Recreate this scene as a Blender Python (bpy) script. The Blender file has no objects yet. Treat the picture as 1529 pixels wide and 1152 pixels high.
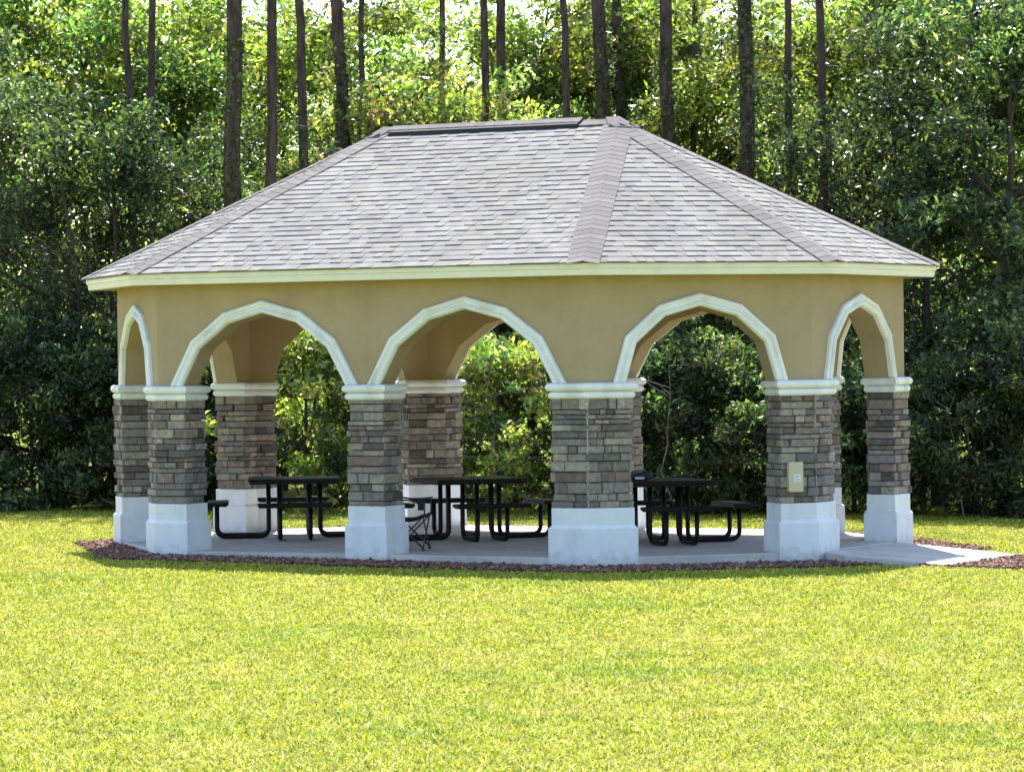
import bpy, math, random
import numpy as np
from mathutils import Vector
R = math.radians
rnd = random.Random(7)
rng = np.random.default_rng(11)
SC = bpy.context.scene
COL = SC.collection

# ------------------------------------------------------------------ helpers
def tag(o, label=None, cat=None, group=None, kind=None):
    if label: o['label'] = label
    if cat: o['category'] = cat
    if group: o['group'] = group
    if kind: o['kind'] = kind
    return o

def empty(name, loc=(0, 0, 0), rz=0, parent=None):
    o = bpy.data.objects.new(name, None); COL.objects.link(o)
    o.location = loc; o.rotation_euler = (0, 0, rz); o.empty_display_size = .2
    if parent: o.parent = parent
    return o

class MB:
    def __init__(s): s.v = []; s.f = []; s.c = []; s.m = []
    def add(s, vs, fs, col=None, m=0):
        b = len(s.v); s.v += [tuple(p) for p in vs]
        s.c += [col or (1, 1, 1)] * len(vs)
        for f in fs: s.f.append(tuple(b + i for i in f)); s.m.append(m)
    def box(s, x0, x1, y0, y1, z0, z1, col=None, m=0, M=None):
        vs = [(x, y, z) for z in (z0, z1) for y in (y0, y1) for x in (x0, x1)]
        if M: vs = [M(*p) for p in vs]
        s.add(vs, [(0, 2, 3, 1), (4, 5, 7, 6), (0, 1, 5, 4), (2, 6, 7, 3), (0, 4, 6, 2), (1, 3, 7, 5)], col, m)
    def cbox(s, x0, x1, y0, y1, z0, z1, b=.006, col=None, m=0):
        # box with chamfered vertical and top edges
        r = []
        for z, i in ((z0, b), (z0 + b, 0), (z1 - b, 0), (z1, b)):
            X0, X1, Y0, Y1 = x0 + i, x1 - i, y0 + i, y1 - i
            r.append([(X0 + b, Y0, z), (X1 - b, Y0, z), (X1, Y0 + b, z), (X1, Y1 - b, z),
                      (X1 - b, Y1, z), (X0 + b, Y1, z), (X0, Y1 - b, z), (X0, Y0 + b, z)])
        s.loft(r, True, col, m)
    def loft(s, rings, caps=True, col=None, m=0, closed=True):
        n = len(rings[0]); vs = [p for r in rings for p in r]; fs = []
        for k in range(len(rings) - 1):
            for i in range(n if closed else n - 1):
                j = (i + 1) % n
                fs.append((k * n + i, k * n + j, (k + 1) * n + j, (k + 1) * n + i))
        if caps:
            fs.append(tuple(reversed(range(n)))); fs.append(tuple((len(rings) - 1) * n + i for i in range(n)))
        s.add(vs, fs, col, m)
    def tube(s, pts, rad, n=8, caps=True, col=None, m=0, sy=1):
        pts = [Vector(p) for p in pts]
        if not hasattr(rad, '__len__'): rad = [rad] * len(pts)
        up = None; rings = []
        for i, p in enumerate(pts):
            t = (pts[min(i + 1, len(pts) - 1)] - pts[max(i - 1, 0)]).normalized()
            if up is None:
                up = Vector((0, 0, 1)) if abs(t.z) < .9 else Vector((1, 0, 0))
            a = (up - t * up.dot(t)).normalized(); b = t.cross(a); up = a
            rings.append([p + a * math.cos(q) * rad[i] + b * math.sin(q) * rad[i] * sy
                          for q in (2 * math.pi * k / n for k in range(n))])
        s.loft(rings, caps, col, m)
    def build(s, name, mat, parent=None, smooth=False):
        me = bpy.data.meshes.new(name); me.from_pydata(s.v, [], s.f)
        for x in (mat if isinstance(mat, (list, tuple)) else [mat]): me.materials.append(x)
        if any(s.m): me.polygons.foreach_set('material_index', s.m)
        ca = me.color_attributes.new('Col', 'FLOAT_COLOR', 'POINT')
        a = np.ones((len(s.v), 4), np.float32); a[:, :3] = np.array(s.c, np.float32).reshape(-1, 3)
        ca.data.foreach_set('color', a.ravel())
        if smooth: me.polygons.foreach_set('use_smooth', [True] * len(me.polygons))
        me.update()
        o = bpy.data.objects.new(name, me); COL.objects.link(o)
        if parent: o.parent = parent
        return o

def fast_mesh(name, V, F, C, mat):
    """V (N,3), F (M,k) indices, C (N,3) colours"""
    me = bpy.data.meshes.new(name); n, k = F.shape
    me.vertices.add(len(V)); me.vertices.foreach_set('co', V.astype(np.float32).ravel())
    me.loops.add(n * k); me.loops.foreach_set('vertex_index', F.astype(np.int32).ravel())
    me.polygons.add(n); me.polygons.foreach_set('loop_start', np.arange(0, n * k, k, dtype=np.int32))
    me.update(calc_edges=True)
    ca = me.color_attributes.new('Col', 'FLOAT_COLOR', 'POINT')
    a = np.ones((len(V), 4), np.float32); a[:, :3] = C; ca.data.foreach_set('color', a.ravel())
    me.materials.append(mat); return me

# ------------------------------------------------------------------ materials
class NT:
    def __init__(s, name):
        s.mat = bpy.data.materials.new(name); s.mat.use_nodes = True
        s.t = s.mat.node_tree; s.b = s.t.nodes['Principled BSDF']; s.out = s.t.nodes['Material Output']
    def n(s, ty, **kw):
        x = s.t.nodes.new(ty)
        for k, v in kw.items():
            if k in x.inputs: x.inputs[k].default_value = v
            else: setattr(x, k, v)
        return x
    def l(s, a, b): s.t.links.new(a, b)
    def coord(s, obj=True):
        return s.n('ShaderNodeTexCoord').outputs['Object']
    def noise(s, scale, detail=4, rough=.6, vec=None):
        x = s.n('ShaderNodeTexNoise'); x.inputs['Scale'].default_value = scale
        x.inputs['Detail'].default_value = detail; x.inputs['Roughness'].default_value = rough
        s.l(vec or s.coord(), x.inputs['Vector']); return x.outputs['Fac']
    def ramp(s, fac, stops):
        x = s.n('ShaderNodeValToRGB'); e = x.color_ramp.elements
        while len(e) < len(stops): e.new(.5)
        for i, (p, c) in enumerate(stops):
            e[i].position = p; e[i].color = (*c, 1) if len(c) == 3 else c
        s.l(fac, x.inputs['Fac']); return x.outputs['Color']
    def mul(s, a, b, fac=1, mode='MULTIPLY'):
        x = s.n('ShaderNodeMix', data_type='RGBA', blend_type=mode); x.inputs[0].default_value = fac
        for i, v in ((6, a), (7, b)):
            if isinstance(v, tuple): x.inputs[i].default_value = (*v, 1)
            else: s.l(v, x.inputs[i])
        return x.outputs[2]
    def bump(s, h, strength=.3, dist=.01):
        x = s.n('ShaderNodeBump'); x.inputs['Strength'].default_value = strength
        x.inputs['Distance'].default_value = dist; s.l(h, x.inputs['Height']); s.l(x.outputs[0], s.b.inputs['Normal'])
    def attr(s): return s.n('ShaderNodeVertexColor', layer_name='Col').outputs['Color']
    def col(s, c): s.l(c, s.b.inputs['Base Color'])

def simple(name, base, rough=.7, scale=6, var=.12, bump=.2, bscale=60, metal=0, dist=.003, dirt=None, spec=.5):
    m = NT(name); nz = m.noise(scale)
    lo = tuple(max(0, c * (1 - var)) for c in base); hi = tuple(min(1, c * (1 + var)) for c in base)
    c = m.ramp(nz, [(.3, lo), (.7, hi)])
    if dirt:
        d = m.ramp(m.noise(dirt[0], 8, .7), [(.52, (1, 1, 1)), (.75, dirt[1])]); c = m.mul(c, d)
    m.col(c); m.b.inputs['Roughness'].default_value = rough; m.b.inputs['Metallic'].default_value = metal
    m.b.inputs['Specular IOR Level'].default_value = spec
    if bump: m.bump(m.noise(bscale, 6), bump, dist)
    return m.mat

M = {}
M['stucco'] = simple('stucco', (.395, .314, .195), .85, 1.3, .07, .5, 90, dirt=(2.5, (.9, .88, .85)), dist=.004, spec=.2)
M['stucco_in'] = simple('stucco_in', (.40, .30, .18), .85, 1.3, .07, .5, 90, dist=.004, spec=.2)
M['white'] = simple('white_trim', (.81, .84, .85), .55, 3, .04, .15, 40, dirt=(5, (.9, .89, .86)), spec=.3)
M['basepaint'] = simple('base_paint', (.78, .82, .87), .6, 2.5, .04, .25, 60, dirt=(3.5, (.88, .88, .87)), spec=.3)
def streaks(mat, lo=(.93, .915, .89)):
    t = mat.node_tree; b = t.nodes['Principled BSDF']; src = b.inputs['Base Color'].links[0].from_socket
    tc = t.nodes.new('ShaderNodeTexCoord'); mp = t.nodes.new('ShaderNodeMapping'); mp.inputs['Scale'].default_value = (3.5, 3.5, .6); t.links.new(tc.outputs['Object'], mp.inputs[0])
    nz = t.nodes.new('ShaderNodeTexNoise'); nz.inputs['Scale'].default_value = 1; nz.inputs['Detail'].default_value = 5; t.links.new(mp.outputs[0], nz.inputs['Vector'])
    cr_ = t.nodes.new('ShaderNodeValToRGB'); cr_.color_ramp.elements[0].position = .5; cr_.color_ramp.elements[0].color = (1, 1, 1, 1)
    cr_.color_ramp.elements[1].position = .68; cr_.color_ramp.elements[1].color = (*lo, 1); t.links.new(nz.outputs['Fac'], cr_.inputs[0])
    mx = t.nodes.new('ShaderNodeMix'); mx.data_type = 'RGBA'; mx.blend_type = 'MULTIPLY'; mx.inputs[0].default_value = 1
    t.links.new(src, mx.inputs[6]); t.links.new(cr_.outputs[0], mx.inputs[7]); t.links.new(mx.outputs[2], b.inputs['Base Color'])
def splash(mat):
    t = mat.node_tree; b = t.nodes['Principled BSDF']; src = b.inputs['Base Color'].links[0].from_socket
    tc = t.nodes.new('ShaderNodeTexCoord'); sx = t.nodes.new('ShaderNodeSeparateXYZ'); t.links.new(tc.outputs['Object'], sx.inputs[0])
    nz = t.nodes.new('ShaderNodeTexNoise'); nz.inputs['Scale'].default_value = 11; nz.inputs['Detail'].default_value = 7; t.links.new(tc.outputs['Object'], nz.inputs['Vector'])
    ma = t.nodes.new('ShaderNodeMath'); ma.operation = 'MULTIPLY_ADD'; ma.inputs[1].default_value = -.30; t.links.new(nz.outputs['Fac'], ma.inputs[0]); t.links.new(sx.outputs['Z'], ma.inputs[2])
    mr = t.nodes.new('ShaderNodeMapRange'); mr.inputs[1].default_value = -.14; mr.inputs[2].default_value = .02; mr.inputs[3].default_value = .6; mr.inputs[4].default_value = 0
    t.links.new(ma.outputs[0], mr.inputs[0])
    mx = t.nodes.new('ShaderNodeMix'); mx.data_type = 'RGBA'; t.links.new(mr.outputs[0], mx.inputs[0]); t.links.new(src, mx.inputs[6]); mx.inputs[7].default_value = (.42, .36, .31, 1)
    t.links.new(mx.outputs[2], b.inputs['Base Color'])
splash(M['basepaint']); streaks(M['stucco'], (.965, .955, .94)); streaks(M['white'], (.9, .9, .87)); streaks(M['basepaint'], (.9, .89, .87)); streaks(M['cream'] if 'cream' in M else M['white'])
M['cream'] = simple('fascia_cream', (.76, .76, .68), .45, 3, .04, .05, 20, dirt=(4, (.9, .9, .85)))
M['concrete'] = simple('concrete', (.52, .50, .47), .85, 1.1, .16, .4, 50, dirt=(6, (.72, .7, .66)), spec=.2)
M['black'] = simple('black_coated_metal', (.008, .007, .0075), .5, 20, .3, .15, 200, spec=.22)
M['fabric'] = simple('black_fabric', (.02, .02, .026), .85, 20, .3, .4, 300)
M['steel'] = simple('dark_tube', (.03, .03, .034), .4, 20, .2, 0)
M['navy'] = simple('navy_cloth', (.02, .03, .07), .8, 15, .4, .4, 100)
M['pale'] = simple('pale_patch', (.7, .72, .75), .6, 15, .1, 0)
M['boxtan'] = simple('box_tan', (.56, .52, .34), .5, 8, .04, .05, 60)
M['sticker'] = simple('sticker', (.72, .78, .84), .4, 8, .03, 0)
M['inkblue'] = simple('sticker_print', (.16, .30, .52), .5, 8, .05, 0)
M['vent'] = simple('ridge_vent_black', (.02, .02, .022), .8, 30, .3, .3, 120)
M['grout'] = simple('grout', (.36, .37, .35), .9, 20, .2, .4, 120, spec=.2)

def attr_mat(name, rough, scale, lo, hi, bump, bscale, dist, spec=.3, extra=None):
    m = NT(name); c = m.mul(m.attr(), m.ramp(m.noise(scale, 6, .65), [(.3, lo), (.72, hi)]))
    if extra: c = m.mul(c, m.ramp(m.noise(extra[0], 3), [(.4, (1, 1, 1)), (.62, extra[1])]))
    m.col(c); m.b.inputs['Roughness'].default_value = rough; m.b.inputs['Specular IOR Level'].default_value = spec
    m.bump(m.noise(bscale, 6, .7), bump, dist); return m.mat
M['stone'] = attr_mat('ledger_stone', .85, 16, (.62, .6, .58), (1.3, 1.28, 1.25), .9, 38, .012)
M['shingle'] = attr_mat('asphalt_shingle', .93, 60, (.78, .78, .78), (1.15, 1.15, 1.15), .5, 180, .003, .15, (1.4, (.86, .85, .84)))
M['rock'] = attr_mat('lava_rock', .95, 40, (.6, .6, .6), (1.3, 1.25, 1.25), .8, 90, .01, .2)

def bark(name, a, b, sc=1):
    m = NT(name); mp = m.n('ShaderNodeMapping'); mp.inputs['Scale'].default_value = (14 * sc, 14 * sc, 3 * sc)
    m.l(m.coord(), mp.inputs['Vector'])
    nz = m.noise(1, 6, .7, mp.outputs[0]); big = m.noise(.9, 2)
    c = m.ramp(nz, [(.32, a), (.68, b)]); c = m.mul(c, m.ramp(big, [(.3, (.7, .72, .7)), (.7, (1.15, 1.1, 1.05))]))
    m.col(c); m.b.inputs['Roughness'].default_value = .95; m.b.inputs['Specular IOR Level'].default_value = .15
    m.bump(nz, 1, .04); return m.mat
M['pinebark'] = bark('pine_bark', (.03, .023, .022), (.17, .12, .105))
M['oakbark'] = bark('oak_bark', (.035, .03, .026), (.13, .11, .095))
M['twig'] = bark('dead_twig', (.14, .12, .11), (.36, .33, .30), 2)

def leaf_mat(name, trans=.5, rough=.34, spec=.6, tint=(1.4, 1.65, .7)):
    m = NT(name); t = m.t
    info = m.n('ShaderNodeObjectInfo')
    hsv = m.n('ShaderNodeHueSaturation')
    mr = m.n('ShaderNodeMapRange'); mr.inputs[3].default_value = .485; mr.inputs[4].default_value = .515
    mv = m.n('ShaderNodeMapRange'); mv.inputs[3].default_value = .8; mv.inputs[4].default_value = 1.2
    m.l(info.outputs['Random'], mr.inputs[0]); m.l(info.outputs['Random'], mv.inputs[0])
    m.l(mr.outputs[0], hsv.inputs['Hue']); m.l(mv.outputs[0], hsv.inputs['Value']); m.l(m.attr(), hsv.inputs['Color'])
    c = hsv.outputs[0]; m.col(c)
    m.b.inputs['Roughness'].default_value = rough; m.b.inputs['Specular IOR Level'].default_value = spec
    tr = m.n('ShaderNodeBsdfTranslucent'); m.l(m.mul(c, tint), tr.inputs['Color'])
    mx = m.n('ShaderNodeMixShader'); mx.inputs[0].default_value = trans
    m.l(m.b.outputs[0], mx.inputs[1]); m.l(tr.outputs[0], mx.inputs[2]); m.l(mx.outputs[0], m.out.inputs['Surface'])
    return m.mat
M['leaf'] = leaf_mat('broad_leaf')
M['needle'] = leaf_mat('pine_needle', .3, .5)
M['grassblade'] = leaf_mat('grass_blade', .27, .6, .12, (1.2, 1.25, .5))

def ground_mat():
    m = NT('lawn_ground'); a = m.noise(1.1, 5, .6); b = m.noise(28, 5, .7)
    c = m.ramp(a, [(.35, (.21, .235, .05)), (.6, (.30, .29, .075))])
    c = m.mul(c, m.ramp(b, [(.3, (.45, .45, .4)), (.7, (1.25, 1.25, 1.2))]))
    m.col(c); m.b.inputs['Roughness'].default_value = .95; m.b.inputs['Specular IOR Level'].default_value = .1
    m.bump(b, .8, .03); return m.mat
M['ground'] = ground_mat()
M['litter'] = simple('leaf_litter', (.07, .05, .03), .95, 9, .5, .9, 30, dist=.03, spec=.1)
M['soil'] = simple('bed_soil', (.10, .055, .05), .95, 12, .35, .8, 60, dist=.02, spec=.1)

# ------------------------------------------------------------------ camera
CAM = np.array([22.075, -40.410, 2.4166]); F_PX = 5515.45; YAW = .4973; PIT = -.0087; ROL = -.0121
c_, s_ = math.cos(YAW), math.sin(YAW)
fwd = np.array([-s_, c_, 0.]); rt = np.array([c_, s_, 0.]); upv = np.array([0, 0, 1.])
f2 = fwd * math.cos(PIT) + upv * math.sin(PIT); u2 = -fwd * math.sin(PIT) + upv * math.cos(PIT)
cr, sr = math.cos(ROL), math.sin(ROL)
r3 = rt * cr + u2 * sr; u3 = -rt * sr + u2 * cr
from mathutils import Matrix
cam = bpy.data.cameras.new('camera'); co = bpy.data.objects.new('camera', cam); COL.objects.link(co)
co.matrix_world = Matrix(((r3[0], u3[0], -f2[0], CAM[0]), (r3[1], u3[1], -f2[1], CAM[1]), (r3[2], u3[2], -f2[2], CAM[2]), (0, 0, 0, 1)))
cam.sensor_width = 36; cam.lens = 36 * F_PX / 1529; cam.clip_end = 2000; cam.clip_start = .5
SC.camera = co
def gz(x): return -.008 * max(-15, min(15, x))
def at(px, D):
    """ground point at distance D along the view axis, seen at photo column px"""
    p = CAM + fwd * D + rt * ((px - 764.5) / F_PX * D)
    return float(p[0]), float(p[1])
def local(x, y):
    d = np.array([x, y, 0]) - CAM; D = d @ fwd; return D, d @ rt

# ------------------------------------------------------------------ light
SUN = Vector((-1.12, 2.02, 3.7)).normalized()
el = math.asin(SUN.z); az = math.atan2(SUN.x, SUN.y)
w = bpy.data.worlds.new('World'); SC.world = w; w.use_nodes = True
sky = w.node_tree.nodes.new('ShaderNodeTexSky'); sky.sky_type = 'NISHITA'; sky.sun_disc = False
sky.sun_elevation = el; sky.sun_rotation = az; sky.air_density = 1.0; sky.dust_density = 1.0; sky.ozone_density = 1.0
bg = w.node_tree.nodes['Background']; bg.inputs[1].default_value = .132
w.node_tree.links.new(sky.outputs[0], bg.inputs[0])
sl = bpy.data.lights.new('sun', 'SUN'); sl.energy = 4.7; sl.angle = R(.5); sl.color = (1, .95, .86)
so = bpy.data.objects.new('sun', sl); COL.objects.link(so); so.location = (0, 0, 30)
so.rotation_euler = SUN.to_track_quat('Z', 'Y').to_euler()
SC.view_settings.view_transform = 'Standard'; SC.view_settings.look = 'None'
SC.view_settings.exposure = 1.42; SC.view_settings.gamma = 1
SC.cycles.max_bounces = 8; SC.cycles.transparent_max_bounces = 8

# ------------------------------------------------------------------ plan of the pavilion
L, EE, DD, RR = 2.911, 1.385, 1.912, 3.321
V = [Vector(p) for p in ((-L, -RR), (L, -RR), (L + DD, -EE), (L + DD, EE), (L, RR), (-L, RR), (-L - DD, EE), (-L - DD, -EE))]
def offs(P, o):
    n = len(P); out = []
    for i in range(n):
        a, b, c = P[i - 1], P[i], P[(i + 1) % n]
        d1 = (b - a).normalized(); d2 = (c - b).normalized()
        n1 = Vector((d1.y, -d1.x)); n2 = Vector((d2.y, -d2.x)); m = (n1 + n2).normalized()
        out.append(b + m * (o / m.dot(n1)))
    return out
ZC, ZST, ZE, ZF, ZA, LR, OV = 2.08, .663, 3.424, 3.287, 5.243, 1.674, .366
ZS = .10   # floor level
pav = empty('picnic_pavilion')
tag(pav, 'tan stucco picnic pavilion with white arches, stacked stone columns and grey shingle hip roof', 'pavilion')

# --- columns
def outline_vertex(i, wa, wb, t):
    """function of delta -> 6 point outline for the column at corner i"""
    P = V[i]; A = (V[i - 1] - P).normalized(); B = (V[(i + 1) % 8] - P).normalized()
    nA = Vector((-A.y, A.x)); nB = Vector((B.y, -B.x))      # outward normals
    m = (nA + nB).normalized(); k = 1 / m.dot(nB)
    def f(d):
        co_ = P + m * (d * k); ci = P - m * ((t + d) * k)
        return [P + A * (wa + d) + nA * d, co_, P + B * (wb + d) + nB * d,
                P + B * (wb + d) - nB * (t + d), ci, P + A * (wa + d) - nA * (t + d)]
    return f
def outline_mid(c, n, wd, t):
    T = Vector((-n.y, n.x))
    def f(d):
        return [c - T * (wd / 2 + d) + n * d, c + T * (wd / 2 + d) + n * d, c + T * (wd / 2 + d) - n * (t + d), c - T * (wd / 2 + d) - n * (t + d)]
    return f
STONES = [(.225, .195, .175), (.26, .235, .21), (.17, .15, .142), (.29, .255, .205), (.245, .225, .215), (.19, .17, .165),
          (.275, .24, .215), (.14, .125, .12), (.235, .175, .15), (.20, .14, .125), (.205, .195, .20), (.32, .275, .215)]
def ccw(f):
    p = f(0); a = sum(p[i].x * p[(i + 1) % len(p)].y - p[(i + 1) % len(p)].x * p[i].y for i in range(len(p)))
    return a > 0
def build_column(fn, seams, r, i=0):
    f = fn if ccw(fn) else (lambda d, g=fn: list(reversed(g(d))))
    col = empty('column', parent=pav)
    # painted base
    mb = MB(); prof = [(.08, -.14), (.08, .425), (.077, .435), (.055, .455), (.05, .462), (.05, ZST - .004), (.046, ZST)]
    mb.loft([[(p.x, p.y, z) for p in f(d)] for d, z in prof]); mb.build('base', M['basepaint'], col)
    # stone veneer
    mb = MB(); P0 = f(.004)
    mb.loft([[(p.x, p.y, z) for p in P0] for z in (ZST - .03, 1.93)], True, (.07, .065, .06))
    z = ZST + .001
    hs = []
    while z < 1.90 - .001:
        h = r.choice((.055, .07, .08, .085, .09, .105, .12)) * r.uniform(.93, 1.07)
        if 1.90 - z - h < .045: h = 1.90 - z
        hs.append((z, z + h)); z += h
    n = len(P0)
    for ci, (z0, z1) in enumerate(hs):
        for k in range(n):
            a, b = P0[k], P0[(k + 1) % n]; d = (b - a); ln = d.length; d.normalize(); nn = Vector((d.y, -d.x))
            s = 0; ext0 = .03 if (ci + k) % 2 else 0; segs = []
            while s < ln - 1e-6:
                wdt = r.choice((r.uniform(.07, .16), r.uniform(.16, .38)))
                if ln - s - wdt < .08: wdt = ln - s
                segs.append((s, s + wdt)); s += wdt
            for (u0, u1) in segs:
                dep = r.uniform(.014, .062); j = lambda q=.006: r.uniform(-q, q)
                base = STONES[int(r.random() * len(STONES))]; q = r.choice((.85, 1.05, 1.15, 1.25, 1.35)) * r.uniform(.94, 1.08); av = sum(base) / 3; base = tuple(x * .75 + av * .25 for x in base); cc = tuple(x * q for x in base)
                e0 = -dep * .75 if u0 == 0 else .003; e1 = -dep * .75 if u1 >= ln - 1e-6 else .003
                def pt(u, o, zz):
                    p = a + d * u + nn * o; return (p.x, p.y, zz)
                g = .004
                bk = [pt(u0 + max(e0, -.012), .0, z0 + g), pt(u1 - max(e1, -.012), .0, z0 + g), pt(u1 - max(e1, -.012), .0, z1 - g), pt(u0 + max(e0, -.012), .0, z1 - g)]
                c = .006
                md = [pt(u0 + e0 + j(.003), dep - .009, z0 + g + j(.002)), pt(u1 - e1 + j(.003), dep - .009, z0 + g + j(.002)),
                      pt(u1 - e1 + j(.003), dep - .009, z1 - g + j(.002)), pt(u0 + e0 + j(.003), dep - .009, z1 - g + j(.002))]
                fr = [pt(u0 + e0 + c + abs(j()), dep + j(.007), z0 + g + c + abs(j(.004))), pt(u1 - e1 - c - abs(j()), dep + j(.007), z0 + g + c + abs(j(.004))),
                      pt(u1 - e1 - c - abs(j()), dep + j(.007), z1 - g - c - abs(j(.004))), pt(u0 + e0 + c + abs(j()), dep + j(.007), z1 - g - c - abs(j(.004)))]
                mb.loft([bk, md, fr], True, cc)
    st = mb.build('stone_veneer', M['stone'], col)
    for (p, nn) in seams:
        g = MB(); t = Vector((-nn.y, nn.x)); 
        gw = .008 if i == 1 else .004
        g.loft([[tuple(x) + (zz,) for x in (p - t * gw, p + t * gw, p + t * gw + nn * .045, p - t * gw + nn * .045)] for zz in (ZST + .01, 1.9)])
        g.build('grout_joint', M['grout'], st)
    # capital: two stacked bullnose bands
    mb = MB(); rings = [(.0, 1.888)]
    for zc, rr, dd in ((1.938, .043, .026), (2.030, .048, .047)):
        for k in range(9):
            q = -math.pi / 2 + math.pi * k / 8; rings.append((dd + rr * math.cos(q), zc + rr * math.sin(q)))
    rings[0] = (.01, rings[1][1])
    mb.loft([[(p.x, p.y, z) for p in f(d)] for d, z in rings]); mb.build('capital', M['white'], col)
    return col

TW = .36
wdef = .40
legs = {i: [wdef, wdef] for i in range(8)}
legs[1] = [.40, .48]; legs[2] = [.37, .48]; legs[0] = [.40, .37]
columns = {}
for i in range(8):
    r = random.Random(50 + i); fn = outline_vertex(i, legs[i][0], legs[i][1], .27 if i == 3 else TW)
    seams = []
    if i in (1, 2):
        a = V[i]; A = (V[i - 1] - a).normalized(); nA = Vector((-A.y, A.x)); B = (V[(i + 1) % 8] - a).normalized(); nB = Vector((B.y, -B.x))
        m = (nA + nB).normalized(); seams = [(a + m * .01, m)]
    columns[i] = build_column(fn, seams, r, i)
XM = .02
columns['mf'] = build_column(outline_mid(Vector((XM, -RR)), Vector((0, -1)), .40, TW), [], random.Random(91))
columns['mb'] = build_column(outline_mid(Vector((XM, RR)), Vector((0, 1)), .40, TW), [], random.Random(92))

# --- electrical outlet box on the front right column
ZB = -.035; P = V[1]; n12 = Vector((1, -1)).normalized(); t12 = Vector((1, 1)).normalized()
def MF(s, o, z): p = V[1] + t12 * s + n12 * o; return (p.x, p.y, z + ZB)
bx = MB(); bx.box(2.705 - .325, 2.705 - .165, .03, .115, .84, 1.165, M=lambda x, y, z: MF(x, y, z)); 
bx.box(2.705 - .332, 2.705 - .158, .115, .122, .832, 1.173, M=lambda x, y, z: MF(x, y, z))
ob = bx.build('outlet_box', M['boxtan'], columns[2])
tag(ob, 'tan outlet cover box with a small pale sticker')
st = MB(); st.box(2.705 - .27, 2.705 - .19, .122, .1245, .945, 1.03, M=lambda x, y, z: MF(x, y, z))
for zz, x0, x1 in ((1.008, .26, .202), (.993, .26, .215), (.975, .253, .20), (.960, .26, .21)):
    st.box(2.705 - x0, 2.705 - x1, .1245, .1255, zz, zz + .006, m=1, M=lambda x, y, z: MF(x, y, z))
st.build('sticker', [M['sticker'], M['inkblue']], columns[2])

# --- arched walls
A_FRONT = [(1.30, 0), (1.0, .53), (.54, .86), (0, 1.0)]
A_SIDE = [(1.05, 0), (.90, .515), (.50, .865), (0, 1.0)]
HA = 1.0; TR = .135
def poly_arch(shape, cx):
    pts = [(-x, z * HA) for x, z in shape] + [(x, z * HA) for x, z in reversed(shape[:-1])]
    return [(cx + x, ZC + z) for x, z in pts]
def inset(pts, u):
    out = []; n = len(pts)
    for i in range(n):
        def nrm(a, b):
            d = Vector((b[0] - a[0], b[1] - a[1])).normalized(); return Vector((d.y, -d.x))
        p = Vector(pts[i])
        if i == 0: nn = nrm(pts[0], pts[1]); out.append((p.x + u / nn.x, p.y))
        elif i == n - 1: nn = nrm(pts[-2], pts[-1]); out.append((p.x + u / nn.x, p.y))
        else:
            n1 = nrm(pts[i - 1], pts[i]); n2 = nrm(pts[i], pts[i + 1]); m = (n1 + n2).normalized()
            q = p + m * (u / m.dot(n1)); out.append((q.x, q.y))
    return out
WT = .32; ZW = ZF + .08
def wall(a, b, arches, i_in0, i_in1):
    """beam from corner a to b; arches: list of opening polylines (s,z); inner corners given as s offsets"""
    t = (b - a).normalized(); nn = Vector((t.y, -t.x)); ln = (b - a).length
    def P(s, o, z): p = a + t * s + nn * o; return (p.x, p.y, z)
    mb = MB()
    for (o, s0, s1, mi, flip) in ((0, 0, ln, 0, False), (-WT, i_in0, ln - i_in1, 1, True)):
        xs = [(s0, ZC - .03)]
        for A in arches: xs += [(A[0][0], ZC - .03)] + A + [(A[-1][0], ZC - .03)]
        xs.append((s1, ZC - .03))
        for k in range(len(xs) - 1):
            (x0, z0), (x1, z1) = xs[k], xs[k + 1]
            if abs(x1 - x0) < 1e-6: continue
            q = [P(x0, o, z0), P(x1, o, z1), P(x1, o, ZW), P(x0, o, ZW)]
            mb.add(q, [(3, 2, 1, 0) if flip else (0, 1, 2, 3)], None, mi)
    for A in arches:
        full = [(A[0][0], ZC - .03)] + A + [(A[-1][0], ZC - .03)]
        for k in range(len(full) - 1):
            (x0, z0), (x1, z1) = full[k], full[k + 1]
            mb.add([P(x0, 0, z0), P(x1, 0, z1), P(x1, -WT, z1), P(x0, -WT, z0)], [(0, 3, 2, 1)], None, 0)
    mb.build('arched_wall', [M['stucco'], M['stucco_in']], pav)
    prof = [(-.005, -.004), (-.006, .034), (.006, .050), (.022, .056), (.038, .048), (.047, .026), (.062, .018), (.072, .026), (.080, .050), (.098, .066), (.116, .062), (TR, .040), (TR + .004, -.004)]
    for A in arches:
        outer = inset(A, -TR)
        mb = MB(); rings = []
        for k in range(len(A)):
            rings.append([])
        cols = [inset(outer, u) for u, p in prof]
        rings = [[P(cols[q][k][0], prof[q][1], cols[q][k][1]) for q in range(len(prof))] for k in range(len(A))]
        mb.loft(rings, True); mb.build('arch_trim', M['white'], pav)
k8 = WT * math.tan(math.pi / 8)
for i in range(8):
    a, b = V[i], V[(i + 1) % 8]; ln = (b - a).length
    if i == 0:
        ars = [inset(poly_arch(A_FRONT, L - 1.405), TR), inset(poly_arch(A_FRONT, L + 1.345), TR)]
    elif i == 4:
        ars = [inset(poly_arch(A_FRONT, L - 1.345), TR), inset(poly_arch(A_FRONT, L + 1.405), TR)]
    else: ars = [inset(poly_arch(A_SIDE, ln / 2), TR)]
    wall(a, b, ars, k8, k8)

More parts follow.
